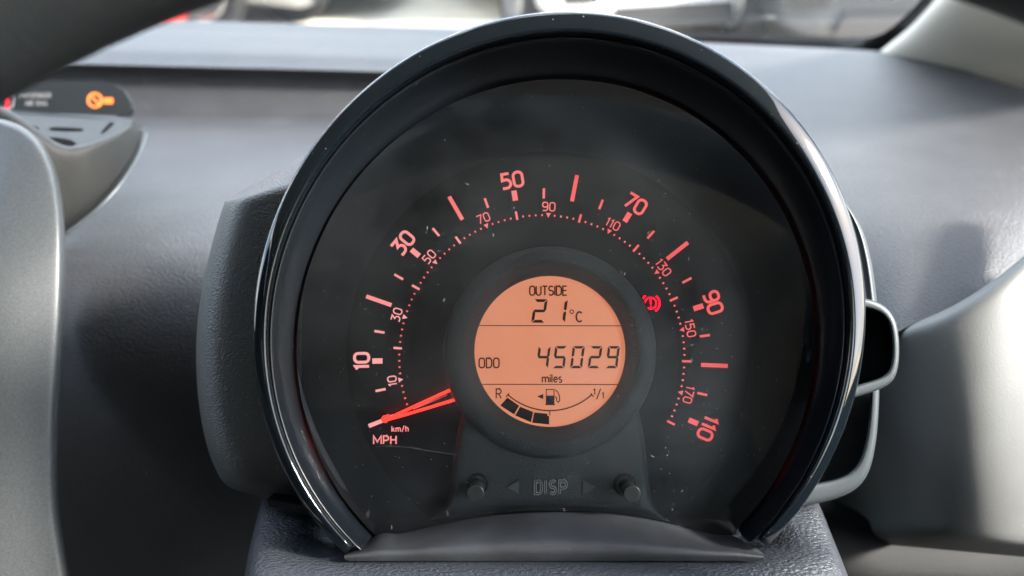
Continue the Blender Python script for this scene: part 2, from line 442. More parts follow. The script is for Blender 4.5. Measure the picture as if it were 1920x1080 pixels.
# warning light: circle with ! between two arcs
wp = [(disc_pts(1220, 568.5, 10.5, 28), True, 2.6), ([(1220, 561), (1220.5, 570.5)], False, 2.8), ([(1220.7, 573.4), (1220.8, 575.8)], False, 2.8),
      (disc_pts(1220, 568.5, 17, 12, -58, 52), False, 3.4), (disc_pts(1220, 568.5, 17, 12, 125, 232), False, 3.4)]
strokes('warning_light', wp, 2.6, .01, .25, m_warn, clu)

# display ring (a turned ring), circles in pixels at true heights
def turned(name, prof, mat, parent, n=96, sub=0, yclip=None):
    rows = []
    for cx, cy, r, h in prof:
        rows.append([V(cx + r * math.cos(2 * math.pi * i / n), cy - r * math.sin(2 * math.pi * i / n), h) for i in range(n)])
    return grid(name, rows, mat, parent, sub, closed=True, flip=True)
c = (1031.5, 661)
plate('ring_shadow', disc_pts(1031, 662, 202.5, 96), .02, .35, m_black, clu)  # black disc paints a shadow line around the display ring
rg = turned('display_ring', [(1027, 664, 197, 0), (1031, 661.5, 199, 7), (*c, 199.5, 9.5), (*c, 198, 11), (*c, 190, 12.3), (*c, 176, 13), (1031, 660, 166, 12.6),
     (1031, 659.5, 156, 10.6), (1031, 659, 146, 9.0), (1031, 659, 142.5, 8.7), (1031, 659, 141.2, 8.1), (1031, 659, 141.5, 6)], m_pod, clu, sub=1)
lcd = plate('display_screen', disc_pts(1031, 659, 142.5, 96), 5.5, 6.9, m_lcd, clu)
S0, S1 = 7.3, 7.42
def cp(x, y): return 860 + x / 3.176, 490 + y / 3.176
def seg(name, polys, w, parent=lcd): return strokes(name, polys, w, S0, S1, m_seg, parent)
text('display_text', 'OUTSIDE', 1028, 545, 19.5, 2.6, S0, S1, m_seg, lcd, gap=.17, sx=.97)
text('display_text', 'ODO', 917, 680.5, 20.5, 2.6, S0, S1, m_seg, lcd, gap=.2)
text('display_text', 'miles', 1035, 709.5, 17, 2.2, S0, S1, m_seg, lcd, gap=.2, sx=1.0)
text('display_text', 'R', 935, 738, 20, 2.2, S0, S1, m_seg, lcd)
text('display_text', '1', 1114.5, 734.5, 13, 2, S0, S1, m_seg, lcd)
text('display_text', '/', 1122.5, 738.5, 20, 2, S0, S1, m_seg, lcd)
text('display_text', '1', 1130.5, 741.5, 13, 2, S0, S1, m_seg, lcd)
text('degree_symbol', 'C', 1086, 594, 21.5, 3, S0, S1, m_seg, lcd, sx=.95)
seg('degree_symbol', [(disc_pts(1072, 584.5, 3.4, 16), True)], 1.6)
seg('divider_line', [([(894, 610.4), (1166, 611)], False)], 1.5)
seg('divider_line', [([(904, 720.6), (1159, 721)], False)], 1.5)
SEGS = {'0': 'abcdef', '1': 'bc', '2': 'abged', '4': 'fgbc', '5': 'afgcd', '9': 'abcdfg'}
def seven(ch, x0, y0, x1, y1, w):
    """x0..x1 at mid height; a slanted seven-segment digit with bevelled ends"""
    g, sk = 1.1, .13
    H = y1 - y0; ym = (y0 + y1) / 2; b = w * .55
    def P(x, y): return (x + (ym - y) * sk, y)
    hz = lambda y, t: [(x0 + g + t[0], y - w / 2), (x1 - g - t[1], y - w / 2), (x1 - g - t[3], y + w / 2), (x0 + g + t[2], y + w / 2)]
    q = {
     'a': [(x0 + g, y0), (x1 - g, y0), (x1 - g - w, y0 + w), (x0 + g + w, y0 + w)],
     'd': [(x0 + g + w, y1 - w), (x1 - g - w, y1 - w), (x1 - g, y1), (x0 + g, y1)],
     'g': [(x0 + g + b, ym - w / 2), (x1 - g - b, ym - w / 2), (x1 - g, ym), (x1 - g - b, ym + w / 2), (x0 + g + b, ym + w / 2), (x0 + g, ym)],
     'f': [(x0, y0 + g), (x0 + w, y0 + w + g), (x0 + w, ym - w / 2 - g * .6), (x0 + b * .6, ym - g * .6), (x0, ym - w / 2 - g * .3)],
     'e': [(x0, y1 - g), (x0 + w, y1 - w - g), (x0 + w, ym + w / 2 + g * .6), (x0 + b * .6, ym + g * .6), (x0, ym + w / 2 + g * .3)],
     'b': [(x1, y0 + g), (x1 - w, y0 + w + g), (x1 - w, ym - w / 2 - g * .6), (x1 - b * .6, ym - g * .6), (x1, ym - w / 2 - g * .3)],
     'c': [(x1, y1 - g), (x1 - w, y1 - w - g), (x1 - w, ym + w / 2 + g * .6), (x1 - b * .6, ym + g * .6), (x1, ym + w / 2 + g * .3)]}
    vs, fs = [], []
    for s in SEGS[ch]:
        pts = [P(*p) for p in q[s]]
        n = len(pts); ar = sum(pts[i][0] * pts[(i + 1) % n][1] - pts[(i + 1) % n][0] * pts[i][1] for i in range(n))
        if ar > 0: pts = pts[::-1]
        b0 = len(vs); vs += [V(x, y, S1) for x, y in pts] + [V(x, y, S0) for x, y in pts]
        fs.append(tuple(range(b0, b0 + n))); fs.append(tuple(range(b0 + 2 * n - 1, b0 + n - 1, -1)))
        fs += [(b0 + i, b0 + n + i, b0 + n + (i + 1) % n, b0 + (i + 1) % n) for i in range(n)]
    return new_obj('display_digit', vs, fs, m_seg, lcd)
seven('2', 999, 561, 1024, 605, 5.2); seven('1', 1038, 561, 1062, 605, 5.2)
for ch, x in zip('45029', (1007.5, 1038.5, 1071.5, 1104.5, 1137.5)):
    seven(ch, x, 649, x + 22.5, 690.5, 4.6)
# fuel gauge
a_c = (1031, 655); a_r = 116
def arcpx(cx, cy, r, a0, a1, n=24): return disc_pts(cx, cy, r, n, a0, a1)
q = arcpx(1031, 651.5, 118.5, 229.3, 310.7)
seg('fuel_scale', [([(949, 744), (953.7, 738.6)] + q + [(1108.5, 738.6), (1113, 744)], False, 2.2), ([(1031, 770), (1031, 779)], False, 1.8)], 2.2)
for quad in ([(290, 812), (360, 860), (330, 912), (248, 858)], [(366, 866), (444, 897), (430, 958), (337, 918)], [(450, 900), (528, 908), (528, 921), (539, 921), (539, 972), (438, 961)]):
    plate('fuel_bar', [cp(*p) for p in quad], S0, S1, m_seg, lcd)
pump = seg('fuel_pump_symbol', [([cp(522, 763), cp(522, 852), cp(568, 852), cp(568, 763)], True, 1.6), ([cp(516, 853), cp(574, 853)], False, 2),
     ([cp(576, 765), cp(590, 778), cp(600, 800), cp(602, 828), cp(594, 840), cp(584, 832), cp(582, 812), cp(572, 805)], False, 1.7)], 1.6)
plate('pump_fill', [cp(524, 800), cp(566, 800), cp(566, 850), cp(524, 850)], S0, S1 + .03, m_seg, pump)
plate('fuel_side_arrow', [cp(468, 805), cp(504, 790), cp(504, 821)], S0, S1, m_seg, lcd)

# lower pod with the two reset knobs
xl = [(880, 742), (866, 770), (858, 815), (851, 860), (846, 905), (842, 935), (832, 957), (808, 975)]
xr = [(1184, 742), (1199, 772), (1206, 820), (1212, 870), (1217, 915), (1222, 945), (1234, 962), (1256, 978)]
def under(x): return 661 + math.sqrt(max(0, 188 ** 2 - (x - 1031) ** 2))
rows = []
for (x0, y0), (x1, y1) in zip(xl, xr):
    w_ = x1 - x0; cyb = 0
    f = (y0 - 742) / 235.0
    bot = f > .93
    hh = 8.6 if not bot else 6.0
    if f > .80 and not bot: hh = 9.4
    rows.append([V(x0 - 2, y0, -.3), V(x0, y0 - .5, hh - 3.5), V(x0 + 5, y0 - 1, hh - .5), V(x0 + 22, y0 - 3, hh)] +
                [V(x0 + w_ * u, max(y0 - 18 * (f ** 3) * math.sin(math.pi * u) - 3, under(x0 + w_ * u)), hh) for u in (.15, .25, .35, .5, .65, .75, .85)] +
                [V(x1 - 22, y1 - 3, hh), V(x1 - 5, y1 - 1, hh - .5), V(x1, y1 - .5, hh - 3.5), V(x1 + 2, y1, -.3)])
grid('lower_pod', rows, m_pod, clu, 2, flip=True)
for (bx, by, fx, fy, br) in ((895, 908, 891.5, 925, 18), (1171, 909, 1185.5, 926, 18.5)):
    k = turned('reset_knob', [(bx, by, 12, 8), (bx + (fx - bx) * .1, by + (fy - by) * .1, 12.6, 9), (bx + (fx - bx) * .8, by + (fy - by) * .8, 15.2, 21), (fx, fy, 15.9, 23.4), (fx, fy, 15.7, 23.8), (fx, fy, 15.0, 24.0), (fx, fy, 14.6, 24.0), (fx, fy, 13, 24.0), (fx, fy, .05, 24.0)], m_knob, clu, 32)
    turned('knob_collar', [(bx, by, br + 3, 8.3), (bx, by, br + 2.5, 9.4), (bx, by, br, 9.8), (bx, by, br - 1.5, 9.2), (bx, by, br - 3.5, 6)], m_knob, k, 32)
pod_h = 9.9
text('embossed_text', 'DISP', 1033, 914, 29, 5.0, 8.2, pod_h, m_emb, clu, gap=.37, sx=.86)  # pale rim of the letters: light caught on their edges, put into colour
text('embossed_text', 'DISP', 1033, 914, 26.0, 2.0, pod_h - .02, pod_h + .05, m_pod, clu, gap=.37, sx=.86)
plate('arrow_mark', [(949, 914), (973, 901), (973, 928)], 8.2, pod_h, m_emb2, clu, .0002)
plate('arrow_mark', [(1117, 914), (1092, 901), (1092, 928)], 8.2, pod_h, m_emb2, clu, .0002)

# lower cover between the bezel ends
top = [(650, 1034), (666, 1025), (690, 1012), (706, 1002), (722, 997.5), (742, 1001), (765, 998), (850, 976), (940, 963), (1031, 959), (1125, 961), (1210, 970), (1290, 990), (1330, 1001), (1352, 1004), (1370, 1002), (1386, 1010), (1410, 1025), (1428, 1034)]
rows = [[V(x, y, 8) for x, y in top], [V(x, y, 15.3) for x, y in top], [V(x, y + 2.5, 17) for x, y in top],
        [V(x + (x - 1031) * .01, y + (1046 - y) * .45, 26) for x, y in top], [V(x + (x - 1031) * .012, y * .12 + 1043 * .88 - 7 * math.cos((x - 1031) / 400 * 1.4), 33) for x, y in top], [V(x + (x - 1031) * .012, 1052, 31) for x, y in top]]
grid('lower_cover', rows, m_cover, clu, 2, flip=True)

# dust and short fibres lying on the lens
dst = []
for i in range(620):
    t = random.uniform(0, 2 * math.pi); rr_ = 480 * math.sqrt(random.random())
    x, y = 1041 + rr_ * math.cos(t), 640 + rr_ * math.sin(t) * .98
    if random.random() > .25 + .75 * max(0, (y - 300) / 700): continue
    if y > 1000: continue
    a_ = random.uniform(0, 6.28)
    if random.random() < .12:
        l = random.uniform(3, 8); b_ = a_ + random.uniform(-1.2, 1.2)
        dst.append(([(x, y), (x + l * .5 * math.cos(a_), y + l * .5 * math.sin(a_)), (x + l * .5 * math.cos(a_) + l * .5 * math.cos(b_), y + l * .5 * math.sin(a_) + l * .5 * math.sin(b_))], False, .38))
    else:
        l = random.uniform(.5, 1.4); dst.append(([(x, y), (x + l * math.cos(a_), y + l * math.sin(a_))], False, random.uniform(.4, 1.2)))
dst.append(([(703, 838), (728, 836), (770, 839), (815, 847), (858, 853)], False, .11))
tag(strokes('lens_dust', dst, 1, LENS_H + .02, LENS_H + .07, m_dust, clu), kind='stuff')

# housing: left shoulder
Lp = [(600, 262), (500, 322), (424, 376), (408, 420), (388, 490), (374, 560), (367, 640), (368, 720), (378, 800), (393, 858), (412, 898), (450, 921), (580, 948)]
def hrow(i, x, y):
    ex = 580
    k = 1 if 2 <= i <= 10 else .4
    return [V(x + 8, y + 4 * 0, -26), V(x, y, -14), V(x + 5 * k, y, -6), V(x + 16 * k, y + 0, 0), V(x + 36 * k + (0 if k == 1 else 6), y + 6 * (i - 6) * -.4, 3), V(x + 80, y - 6 * (i - 6) * .9, 4), V(ex + 60, y - 6 * (i - 6) * 1.4, 2)]
rows = [hrow(i, x, y) for i, (x, y) in enumerate(Lp)]
# the shoulder is a bent box: top facet, front face, bottom facet
topf = [[V(640, 250, -30), V(600, 265, -30), V(500, 322, -28), V(424, 376, -26)],
        [V(640, 252, -22), V(600, 268, -22), V(500, 326, -20), V(420, 380, -18)],
        [V(640, 310, -2), V(590, 322, -2), V(505, 352, -2), V(424, 381, -4)],
        [V(640, 318, 2), V(590, 334, 2), V(508, 362, 2), V(425, 388, -1)]]
prof_x = [0, 1.5, 8, 24, 48, 110, 170]
prof_h = [-26, -14, -5, 1, 2.5, 1, -2]
front = []
fl = [(421, 380), (418, 388), (410, 412), (390, 485), (374, 560), (366.5, 640), (368, 720), (378, 800), (393, 855), (405, 880)]
fr = [(640, 318), (640, 326), (640, 345), (640, 440), (640, 540), (640, 640), (640, 720), (640, 800), (640, 880), (640, 912)]
for i, ((x, y), (x2, y2)) in enumerate(zip(fl, fr)):
    rw = []
    for dx, h in zip(prof_x, prof_h):
        u = dx / (x2 - x) if dx < 170 else 1.0
        rw.append(V(x + (x2 - x) * u, y + (y2 - y) * (u if i in (0, 1, 7, 8) else u), h - (1.5 if i in (0, 9) else 0)))
    front.append(rw)
bot = [front[-1]]
b1 = [V(410 + (640 - 410) * u, 893 + 40 * u, h - 2.5) for u, h in zip((0, .01, .04, .12, .24, .5, 1), prof_h)]
b2 = [V(424 + (640 - 424) * u, 912 + 44 * u, h - 9) for u, h in zip((0, .01, .04, .12, .24, .5, 1), prof_h)]
b3 = [V(452 + (640 - 452) * u, 922 + 44 * u, h - 18) for u, h in zip((0, .01, .04, .12, .24, .5, 1), prof_h)]
b4 = [V(480 + (640 - 480) * u, 926 + 44 * u, h - 30) for u, h in zip((0, .01, .04, .12, .24, .5, 1), prof_h)]
tt0 = [V(424 + (640 - 424) * u, 373 + (250 - 373) * u, h - 24) for u, h in zip((0, .01, .04, .12, .24, .5, 1), (-24, -22, -18, -14, -12, -10, -8))]
tt1 = [V(421 + (640 - 421) * u, 377 + (258 - 377) * u, h - 14) for u, h in zip((0, .01, .04, .12, .24, .5, 1), (-18, -14, -10, -6, -4, -3, -2))]
tt2 = [V(421 + (640 - 421) * u, 379 + (310 - 379) * u, h - 3) for u, h in zip((0, .01, .04, .12, .24, .5, 1), prof_h)]
grid('housing_shell', [tt0, tt1, tt2] + front + [b1, b2, b3, b4], m_house, clu, 2, flip=True)
plate('housing_clip', [(500, 936), (585, 952), (592, 968), (505, 950)], -20, 2, m_black, clu)
# housing: right side edge strip, the cup and the lower hollow
def rim_strip(name, outer, inner, h, depth, mat, deep=-24, wallmat=None):
    o0 = [V(x, y, h - depth) for x, y in outer]; o1 = [V(x, y, h - 1.2) for x, y in outer]
    oc = [V(x * .88 + a * .12, y * .88 + b * .12, h) for (x, y), (a, b) in zip(outer, inner)]
    ic = [V(x * .12 + a * .88, y * .12 + b * .88, h) for (x, y), (a, b) in zip(outer, inner)]
    cc = [V(x * .5 + a * .5, y * .5 + b * .5, h + .1) for (x, y), (a, b) in zip(outer, inner)]; i1 = [V(x, y, h - 1) for x, y in inner]; i0 = [V(x, y, deep) for x, y in inner]
    return grid(name, [o0, o1, oc, cc, ic, i1, i0], mat, clu, 2, flip=False)
grid('edge_strip', [[V(1574, 372, -6), V(1585, 388, -6), V(1603, 428, -6), V(1612, 470, -6), V(1620, 515, -6), V(1626, 580, -6)],
                    [V(1580, 376, -2), V(1596, 396, -2), V(1616, 430, -2), V(1628, 470, -2), V(1637, 515, -2), V(1644, 580, -2)],
                    [V(1582, 376, -14), V(1598, 396, -14), V(1618, 430, -14), V(1630, 470, -14), V(1639, 515, -14), V(1646, 580, -14)]], m_rimsat, clu, 2)
cup_o = [(1600, 556), (1628, 560), (1652, 568), (1672, 586), (1684, 612), (1687, 660), (1683, 700), (1670, 721), (1640, 735), (1590, 750)]
cup_i = [(1600, 574), (1626, 578), (1648, 584), (1664, 597), (1672, 618), (1675, 660), (1671, 690), (1660, 705), (1636, 714), (1590, 727)]
cr = rim_strip('side_cup', cup_o, cup_i, 6, 22, m_rimsat, -14)
plate('cup_floor', cup_i, -20, -14, m_black, cr)
low_o = [(1649, 720), (1648, 760), (1645, 810), (1638, 858), (1626, 896), (1602, 922), (1560, 939), (1500, 950)]
low_i = [(1633, 720), (1632, 760), (1628, 806), (1620, 846), (1607, 876), (1585, 893), (1550, 903), (1490, 912)]
lr = rim_strip('side_frame', low_o, low_i, 0, 24, m_rimsat, -22)
plate('frame_floor', [(1500, 700)] + low_i, -30, -22, m_house, lr)

# ================================================================ DASHBOARD
dash = thing('dashboard', 'dark grey grained dashboard running across behind the speedometer', 'dashboard', at(960, 600, .6))
def yz(py, Y):
    t = (540 - py) / F
    return Y / (.866 + .5 * t)
profile = [(40, .84), (53, .80), (57, .79), (60, .77), (78, .71), (92, .668), (96, .66), (100, .652), (111, .640), (121, .628), (125, .622), (127.5, .621), (130, .623), (136, .628), (147, .632), (156, .632), (170, .628), (190, .620), (209, .610), (215, .604),
           (228, .585), (270, .515), (330, .43), (420, .345), (520, .30), (640, .278), (800, .268), (1000, .27), (1250, .28)]
rows = []
for py, Y in profile:
    r = []
    for px in (-500, -200, 0, 200, 400, 600, 800, 1000, 1150, 1250):
        k = max(0, 1 - (py - 60) / 400) if py > 60 else 1
        pp = py + .03 * (px - 400) * k
        dd = yz(py, Y)
        if py > 300: dd += .00018 * max(0, 500 - px) * 0.25
        r.append(at(px, pp, dd))
    rows.append(r)
grid('dash_pad', rows, m_dash, dash, 2, flip=True)
# right half of the pad
rows = []
xs = [1180, 1300, 1420, 1540, 1620, 1660, 1700, 1760, 1840, 1920, 2020, 2200]
def topline(px): return 68 + (px - 1180) * .045 + max(0, px - 1650) ** 1.25 * .055
def botline(px):
    if px < 1690: return 640
    return 612 - (px - 1690) * .18 - max(0, px - 1690) ** 1.79 * .0051
for i, v in enumerate((0, .015, .05, .12, .22, .34, .46, .58, .70, .82, .92, 1.0)):
    r = []
    for px in xs:
        py = topline(px) + (botline(px) - topline(px)) * v
        t = (540 - py) / F
        d = .152 / (.5 - .866 * t)
        d -= max(0, px - 1500) * .00008 * (1 - v)
        if py > 430: d += .00010 * (py - 430)
        if px < 1700 and py > 380: d += (1700 - px) * .0002 * min(1, (py - 380) / 120)
        if i == 0: py += 6; d += .03
        r.append(at(px, py, d))
    rows.append(r)
grid('dash_pad', rows, m_dash, dash, 2, flip=True)
# smooth lower panel on the right
rows = []
def pan(px, py, d): return at(px, py, d)
for k, pys in enumerate(zip(*[[botline(px) + a for a in (2, -6, 4, 20)] for px in (1640, 1690, 1740, 1800, 1870, 1950, 2100)])): pass
cols = [1560, 1620, 1660, 1700, 1745, 1800, 1870, 1950, 2100]
def bl(px): return botline(max(px, 1690)) + (0 if px >= 1690 else (1690 - px) * .5)
flat_d = {1560: .335, 1620: .318, 1660: .306, 1700: .297, 1745: .291, 1800: .286, 1870: .283, 1950: .286, 2100: .302}
base_d = {1560: .42, 1620: .385, 1660: .350, 1700: .317, 1745: .297, 1800: .286, 1870: .282, 1950: .286, 2100: .302}
for dy, dd in ((4, .03), (-3, .012), (1, .002), (12, -.003), (40, -.004), (110, -.004), (190, -.002), (270, .002), (340, .01)):
    al = max(0.0, 1 - max(0, dy) / 230.0)
    rows.append([at(px, bl(px) + dy * (1 + max(0, px - 1700) / 380.0), base_d[px] * (1 - al) + flat_d[px] * al + dd) for px in cols])
rows.append([at(px, 990 + (px - 1560) * .09, base_d[px] * .85 + .15 * .36) for px in cols])
rows.append([at(px, 1012 + (px - 1560) * .09, base_d[px] * .6 + .4 * .36 + .02) for px in cols])
grid('lower_panel', rows, m_cream, dash, 2, flip=True)
rows = [[at(px, py + (px - 1560) * .03 - max(0, 1640 - px) * .25, d) for px in (1480, 1560, 1640, 1760, 1900, 2150)] for py, d in ((930, .50), (960, .40), (985, .372), (1040, .365), (1100, .36), (1250, .36))]
grid('knee_panel', rows, m_knee, dash, 2, flip=True)
rows = [[at(px, py, d) for px in (1400, 1560, 1760, 1900, 2150)] for py, d in ((560, .44), (800, .46), (1300, .46))]
grid('backing_panel', rows, m_black, dash, 0, flip=True)

# ================================================================ AIR VENT POD and display strip at the left
vent = thing('air_vent', 'air vent pod with silver grille left of the speedometer', 'air vent', at(150, 330, .47))
Vd = .44
out = [(-200, 210), (60, 212), (180, 214), (236, 220), (262, 238), (268, 262), (258, 296), (236, 334), (190, 386), (122, 440), (40, 500)]
mid = [(-200, 240), (60, 236), (150, 246), (196, 254), (222, 262), (228, 282), (218, 304), (196, 336), (150, 380), (80, 430), (10, 480)]
inn = [(-200, 300), (40, 280), (90, 290), (130, 300), (160, 306), (170, 316), (165, 330), (150, 350), (110, 384), (50, 420), (-20, 460)]
ds = [.47, .462, .455, .45, .445, .443, .440, .436, .428, .42, .41]
# vertical sided bowl: rim (bright) then outer skin to the piping line
rim = [(-60, 170), (20, 205), (62, 236), (96, 262), (124, 277), (160, 272), (205, 256), (236, 240), (250, 228)]
skin = [(-60, 480), (20, 486), (62, 470), (96, 450), (122, 436), (180, 392), (232, 338), (262, 290), (268, 248)]
rd = [.35, .352, .355, .36, .365, .37, .385, .405, .43]
rows = []
for s, off in ((0.0, .02), (0.0, .0), (.04, -.004), (.12, -.004), (.45, 0.0), (.8, .005), (.97, .009), (1.0, .02)):
    rows.append([at(a[0] + (b[0] - a[0]) * s, a[1] + (b[1] - a[1]) * s, d + off) for a, b, d in zip(rim, skin, rd)])
grid('vent_body', rows, m_vent, vent, 2, flip=True)
def atplate(name, pts, d, thick, mat, parent, sub=0):
    n = len(pts); area = sum(pts[i][0] * pts[(i + 1) % n][1] - pts[(i + 1) % n][0] * pts[i][1] for i in range(n))
    if area > 0: pts = pts[::-1]
    vs = [at(x, y, d if not callable(d) else d(x, y)) for x, y in pts]
    vs += [v + (M.to_3x3() @ Vector((0, 0, -1))) * thick for v in vs]
    fs = [tuple(range(n)), tuple(range(2 * n - 1, n - 1, -1))] + [(i, n + i, n + (i + 1) % n, (i + 1) % n) for i in range(n)]
    return new_obj(name, vs, fs, mat, parent)
dv = lambda x, y: 1 / (1 / .435 + (y - 215) * .0055)
gp = atplate('vent_grille', [(-60, 212), (120, 213), (215, 217), (250, 226), (236, 241), (205, 257), (160, 273), (124, 278), (96, 263), (62, 237), (20, 206), (-60, 200)], dv, .012, m_vent, vent)
dv2 = lambda x, y: dv(x, y) - .0012
for pts in ([(50, 236), (60, 234.5), (70, 238), (72, 241), (64, 243), (52, 241)], [(90, 240), (104, 238), (140, 239.5), (156, 241.5), (152, 244.5), (120, 245), (96, 243.5)],
            [(92, 257), (110, 258), (132, 262), (142, 268), (136, 272), (124, 276), (112, 271)], [(206, 229), (214, 230), (196, 247), (188, 249)]):
    atplate('vent_slot', pts, dv2, .002, m_void, gp)
pipe_pts = [(122, 440), (160, 412), (200, 376), (232, 338), (256, 300), (268, 272), (275, 250)]
pd = [.386, .389, .392, .40, .412, .427, .445]
rows = []
for j in range(6):
    a_ = 2 * math.pi * j / 6
    rows.append([at(x, y, d - .022) + Vector((math.cos(a_) * .0009, 0, math.sin(a_) * .0009)) for (x, y), d in zip(pipe_pts, pd)])
rows.append(rows[0])
grid('piping', rows, m_rimsat, vent, 1)

strip = thing('warning_strip', 'black warning light strip with rounded end above the air vent', 'display', at(120, 190, .5))
dsx = lambda x, y: 1 / (1 / .46 - (215 - y) * .001)
atplate('strip_panel', [(-120, 214), (240, 216), (246, 205), (243, 188), (232, 170), (214, 158), (190, 152), (120, 152), (-120, 156)], dsx, .004, m_strip, strip)
def sttext(name, s, cx, cy, size, w, mat):
    polys, tw = text_polys(s, .22); vs, fs = [], []
    for p in polys:
        pts = [(cx + (x - tw / 2) * size, cy - (y - .5) * size) for x, y in p[0]]
        if p[1]: pts = pts + [pts[0]]
        for (x0, y0), (x1, y1) in zip(pts, pts[1:]):
            dx, dy = x1 - x0, y1 - y0; l = math.hypot(dx, dy) or 1; nx, ny = -dy / l * w / 2, dx / l * w / 2
            b = len(vs)
            for h in (-.0010, -.0002):
                vs += [at(x0 + nx, y0 + ny, dsx(0, cy) + h), at(x1 + nx, y1 + ny, dsx(0, cy) + h), at(x1 - nx, y1 - ny, dsx(0, cy) + h), at(x0 - nx, y0 - ny, dsx(0, cy) + h)]
            fs += [(b, b + 1, b + 2, b + 3), (b + 4, b + 7, b + 6, b + 5), (b, b + 4, b + 5, b + 1), (b + 1, b + 5, b + 6, b + 2), (b + 2, b + 6, b + 7, b + 3), (b + 3, b + 7, b + 4, b)]
    return new_obj(name, vs, fs, mat, strip)
sttext('strip_text', 'PASSENGER', 66, 179, 9, 1.8, m_faint); sttext('strip_text', 'AIR BAG', 68, 193.5, 9, 1.8, m_faint)
ds2 = lambda x, y: dsx(x, y) - .001
def atstroke(name, pts, w, mat, parent, closed=False, d=ds2):
    vs, fs = [], []; P_ = pts + [pts[0]] if closed else pts
    for (x0, y0), (x1, y1) in zip(P_, P_[1:]):
        dx, dy = x1 - x0, y1 - y0; l = math.hypot(dx, dy) or 1; nx, ny = -dy / l * w / 2, dx / l * w / 2; b = len(vs)
        for h in (0, .0008):
            vs += [at(x0 + nx, y0 + ny, d(x0, y0) + h), at(x1 + nx, y1 + ny, d(x1, y1) + h), at(x1 - nx, y1 - ny, d(x1, y1) + h), at(x0 - nx, y0 - ny, d(x0, y0) + h)]
        fs += [(b, b + 1, b + 2, b + 3), (b + 4, b + 7, b + 6, b + 5), (b, b + 4, b + 5, b + 1), (b + 1, b + 5, b + 6, b + 2), (b + 2, b + 6, b + 7, b + 3), (b + 3, b + 7, b + 4, b)]
    return new_obj(name, vs, fs, mat, parent)
atstroke('airbag_light', disc_pts(178, 188, 12.5, 20), 5, m_amber, strip, True)
atstroke('airbag_light', [(170, 180), (188, 197)], 4, m_amber, strip)
atstroke('off_light', [(194, 190), (212, 190)], 13, m_amber, strip)
atstroke('seatbelt_light', [(12, 179), (10, 186), (15, 190), (13, 196), (13, 202)], 6, m_warn, strip)
atstroke('light_frame', [(-20, 205), (18, 204), (25, 198), (26, 184), (20, 172)], 2.4, m_faint, strip)

# ================================================================ CENTRE CONSOLE TRIM
con = thing('console_trim', 'silver rounded trim panel at the left edge of the photo', 'trim', at(30, 700, .30))
edge = [(-200, 216), (-60, 215), (0, 221), (40, 234), (76, 262), (100, 305), (114, 365), (121, 440), (121.5, 520), (119, 600), (113, 690), (107, 780), (105, 870), (107, 950), (116, 1010), (128, 1080), (150, 1200)]
cdp = [.34, .335, .33, .326, .322, .318, .313, .308, .305, .303, .301, .3, .3, .3, .3, .3, .3]
rows = []
for sc_, dd in ((-.01, .05), (0, .008), (.012, .002), (.04, -.001), (.075, -.002), (.3, -.006), (.55, -.010), (.8, -.013), (1.0, -.014)):
    rows.append([at(x + (-75 - x) * sc_, y + ((560 - y) * sc_ * .55 if y < 560 else 0), d + dd) for (x, y), d in zip(edge, cdp)])
grid('trim_shell', rows, m_silver, con, 2, flip=False)

# ================================================================ STEERING COLUMN SHROUD
shr = thing('column_shroud', 'grained dark plastic steering column shroud below the speedometer', 'column shroud', at(1020, 1150, .22))
rows = []
for y, hl, dx0, dx1, crown in ((938, -14, 490, 1532, 0), (950, -4, 487, 1538, 2), (985, 6, 478, 1552, 6), (1025, 18, 468, 1568, 11), (1046, 27, 464, 1577, 9), (1080, 34, 458, 1590, 12), (1150, 43, 450, 1615, 18), (1300, 52, 440, 1680, 22)):
    r = []
    for u, hu in ((0, -40), (0.0, -6), (.02, -1), (.07, .3), (.16, .6), (.3, 1), (.5, 1), (.7, 1), (.84, .6), (.93, .3), (.98, -1), (1, -6), (1, -40)):
        x = dx0 + (dx1 - dx0) * u
        hh = hl + (hu if hu < 0 else crown * hu * .5)
        yy = y + (6 * math.sin(math.pi * u) if y < 960 else 0)
        if y < 1040 and .12 < u < .88: hh = min(hh, -8); 
        r.append(V(x, yy, hh))
    rows.append(r)
grid('shroud_shell', rows, m_shroud, shr, 2, flip=True)

# ================================================================ STEERING WHEEL
wheel = thing('steering_wheel', 'blurred black leather steering wheel rim crossing the top left corner', 'steering wheel', at(1120, 2158, .13))
WC = M @ Vector(((1120 - 960) / F * .13, -(2136 - 540) / F * .13, -.13))
RI = 2262 / F * .13; TR = .0145
ax, ay, az = (M.to_3x3() @ Vector(v) for v in ((1, 0, 0), (0, 1, 0), (0, 0, 1)))
rows = []
for i in range(72):
    t = 2 * math.pi * i / 72; dirv = ax * math.cos(t) + ay * math.sin(t)
    rows.append([WC + dirv * (RI + TR + TR * math.cos(p)) + az * TR * 1.05 * math.sin(p) for p in [2 * math.pi * j / 16 for j in range(16)]])
rows.append(rows[0])
grid('rim', rows, m_leather, wheel, 1, closed=True)
rows = []
for rad, z in ((.062, -.03), (.066, -.008), (.06, .004), (.04, .012), (.002, .015)):
    rows.append([WC + (ax * math.cos(t) * 1.15 + ay * math.sin(t) * .8) * rad + az * (z - .01) for t in [2 * math.pi * j / 32 for j in range(32)]])
grid('hub', rows, m_leather, wheel, 1, closed=True)
for sx_ in (-1, 1):
    rows = []
    for u in (0, .3, .7, 1):
        p = WC + ax * sx_ * (.055 + (RI + .012 - .055) * u) + ay * (-.005) + az * (-.014 * (1 - u)); w_ = .026 - .008 * math.sin(math.pi * u)
        rows.append([p + ay * w_ * math.cos(q_) + az * .009 * math.sin(q_) for q_ in [2 * math.pi * j / 12 for j in range(12)]])
    grid('spoke', rows, m_leather, wheel, 1, closed=True)

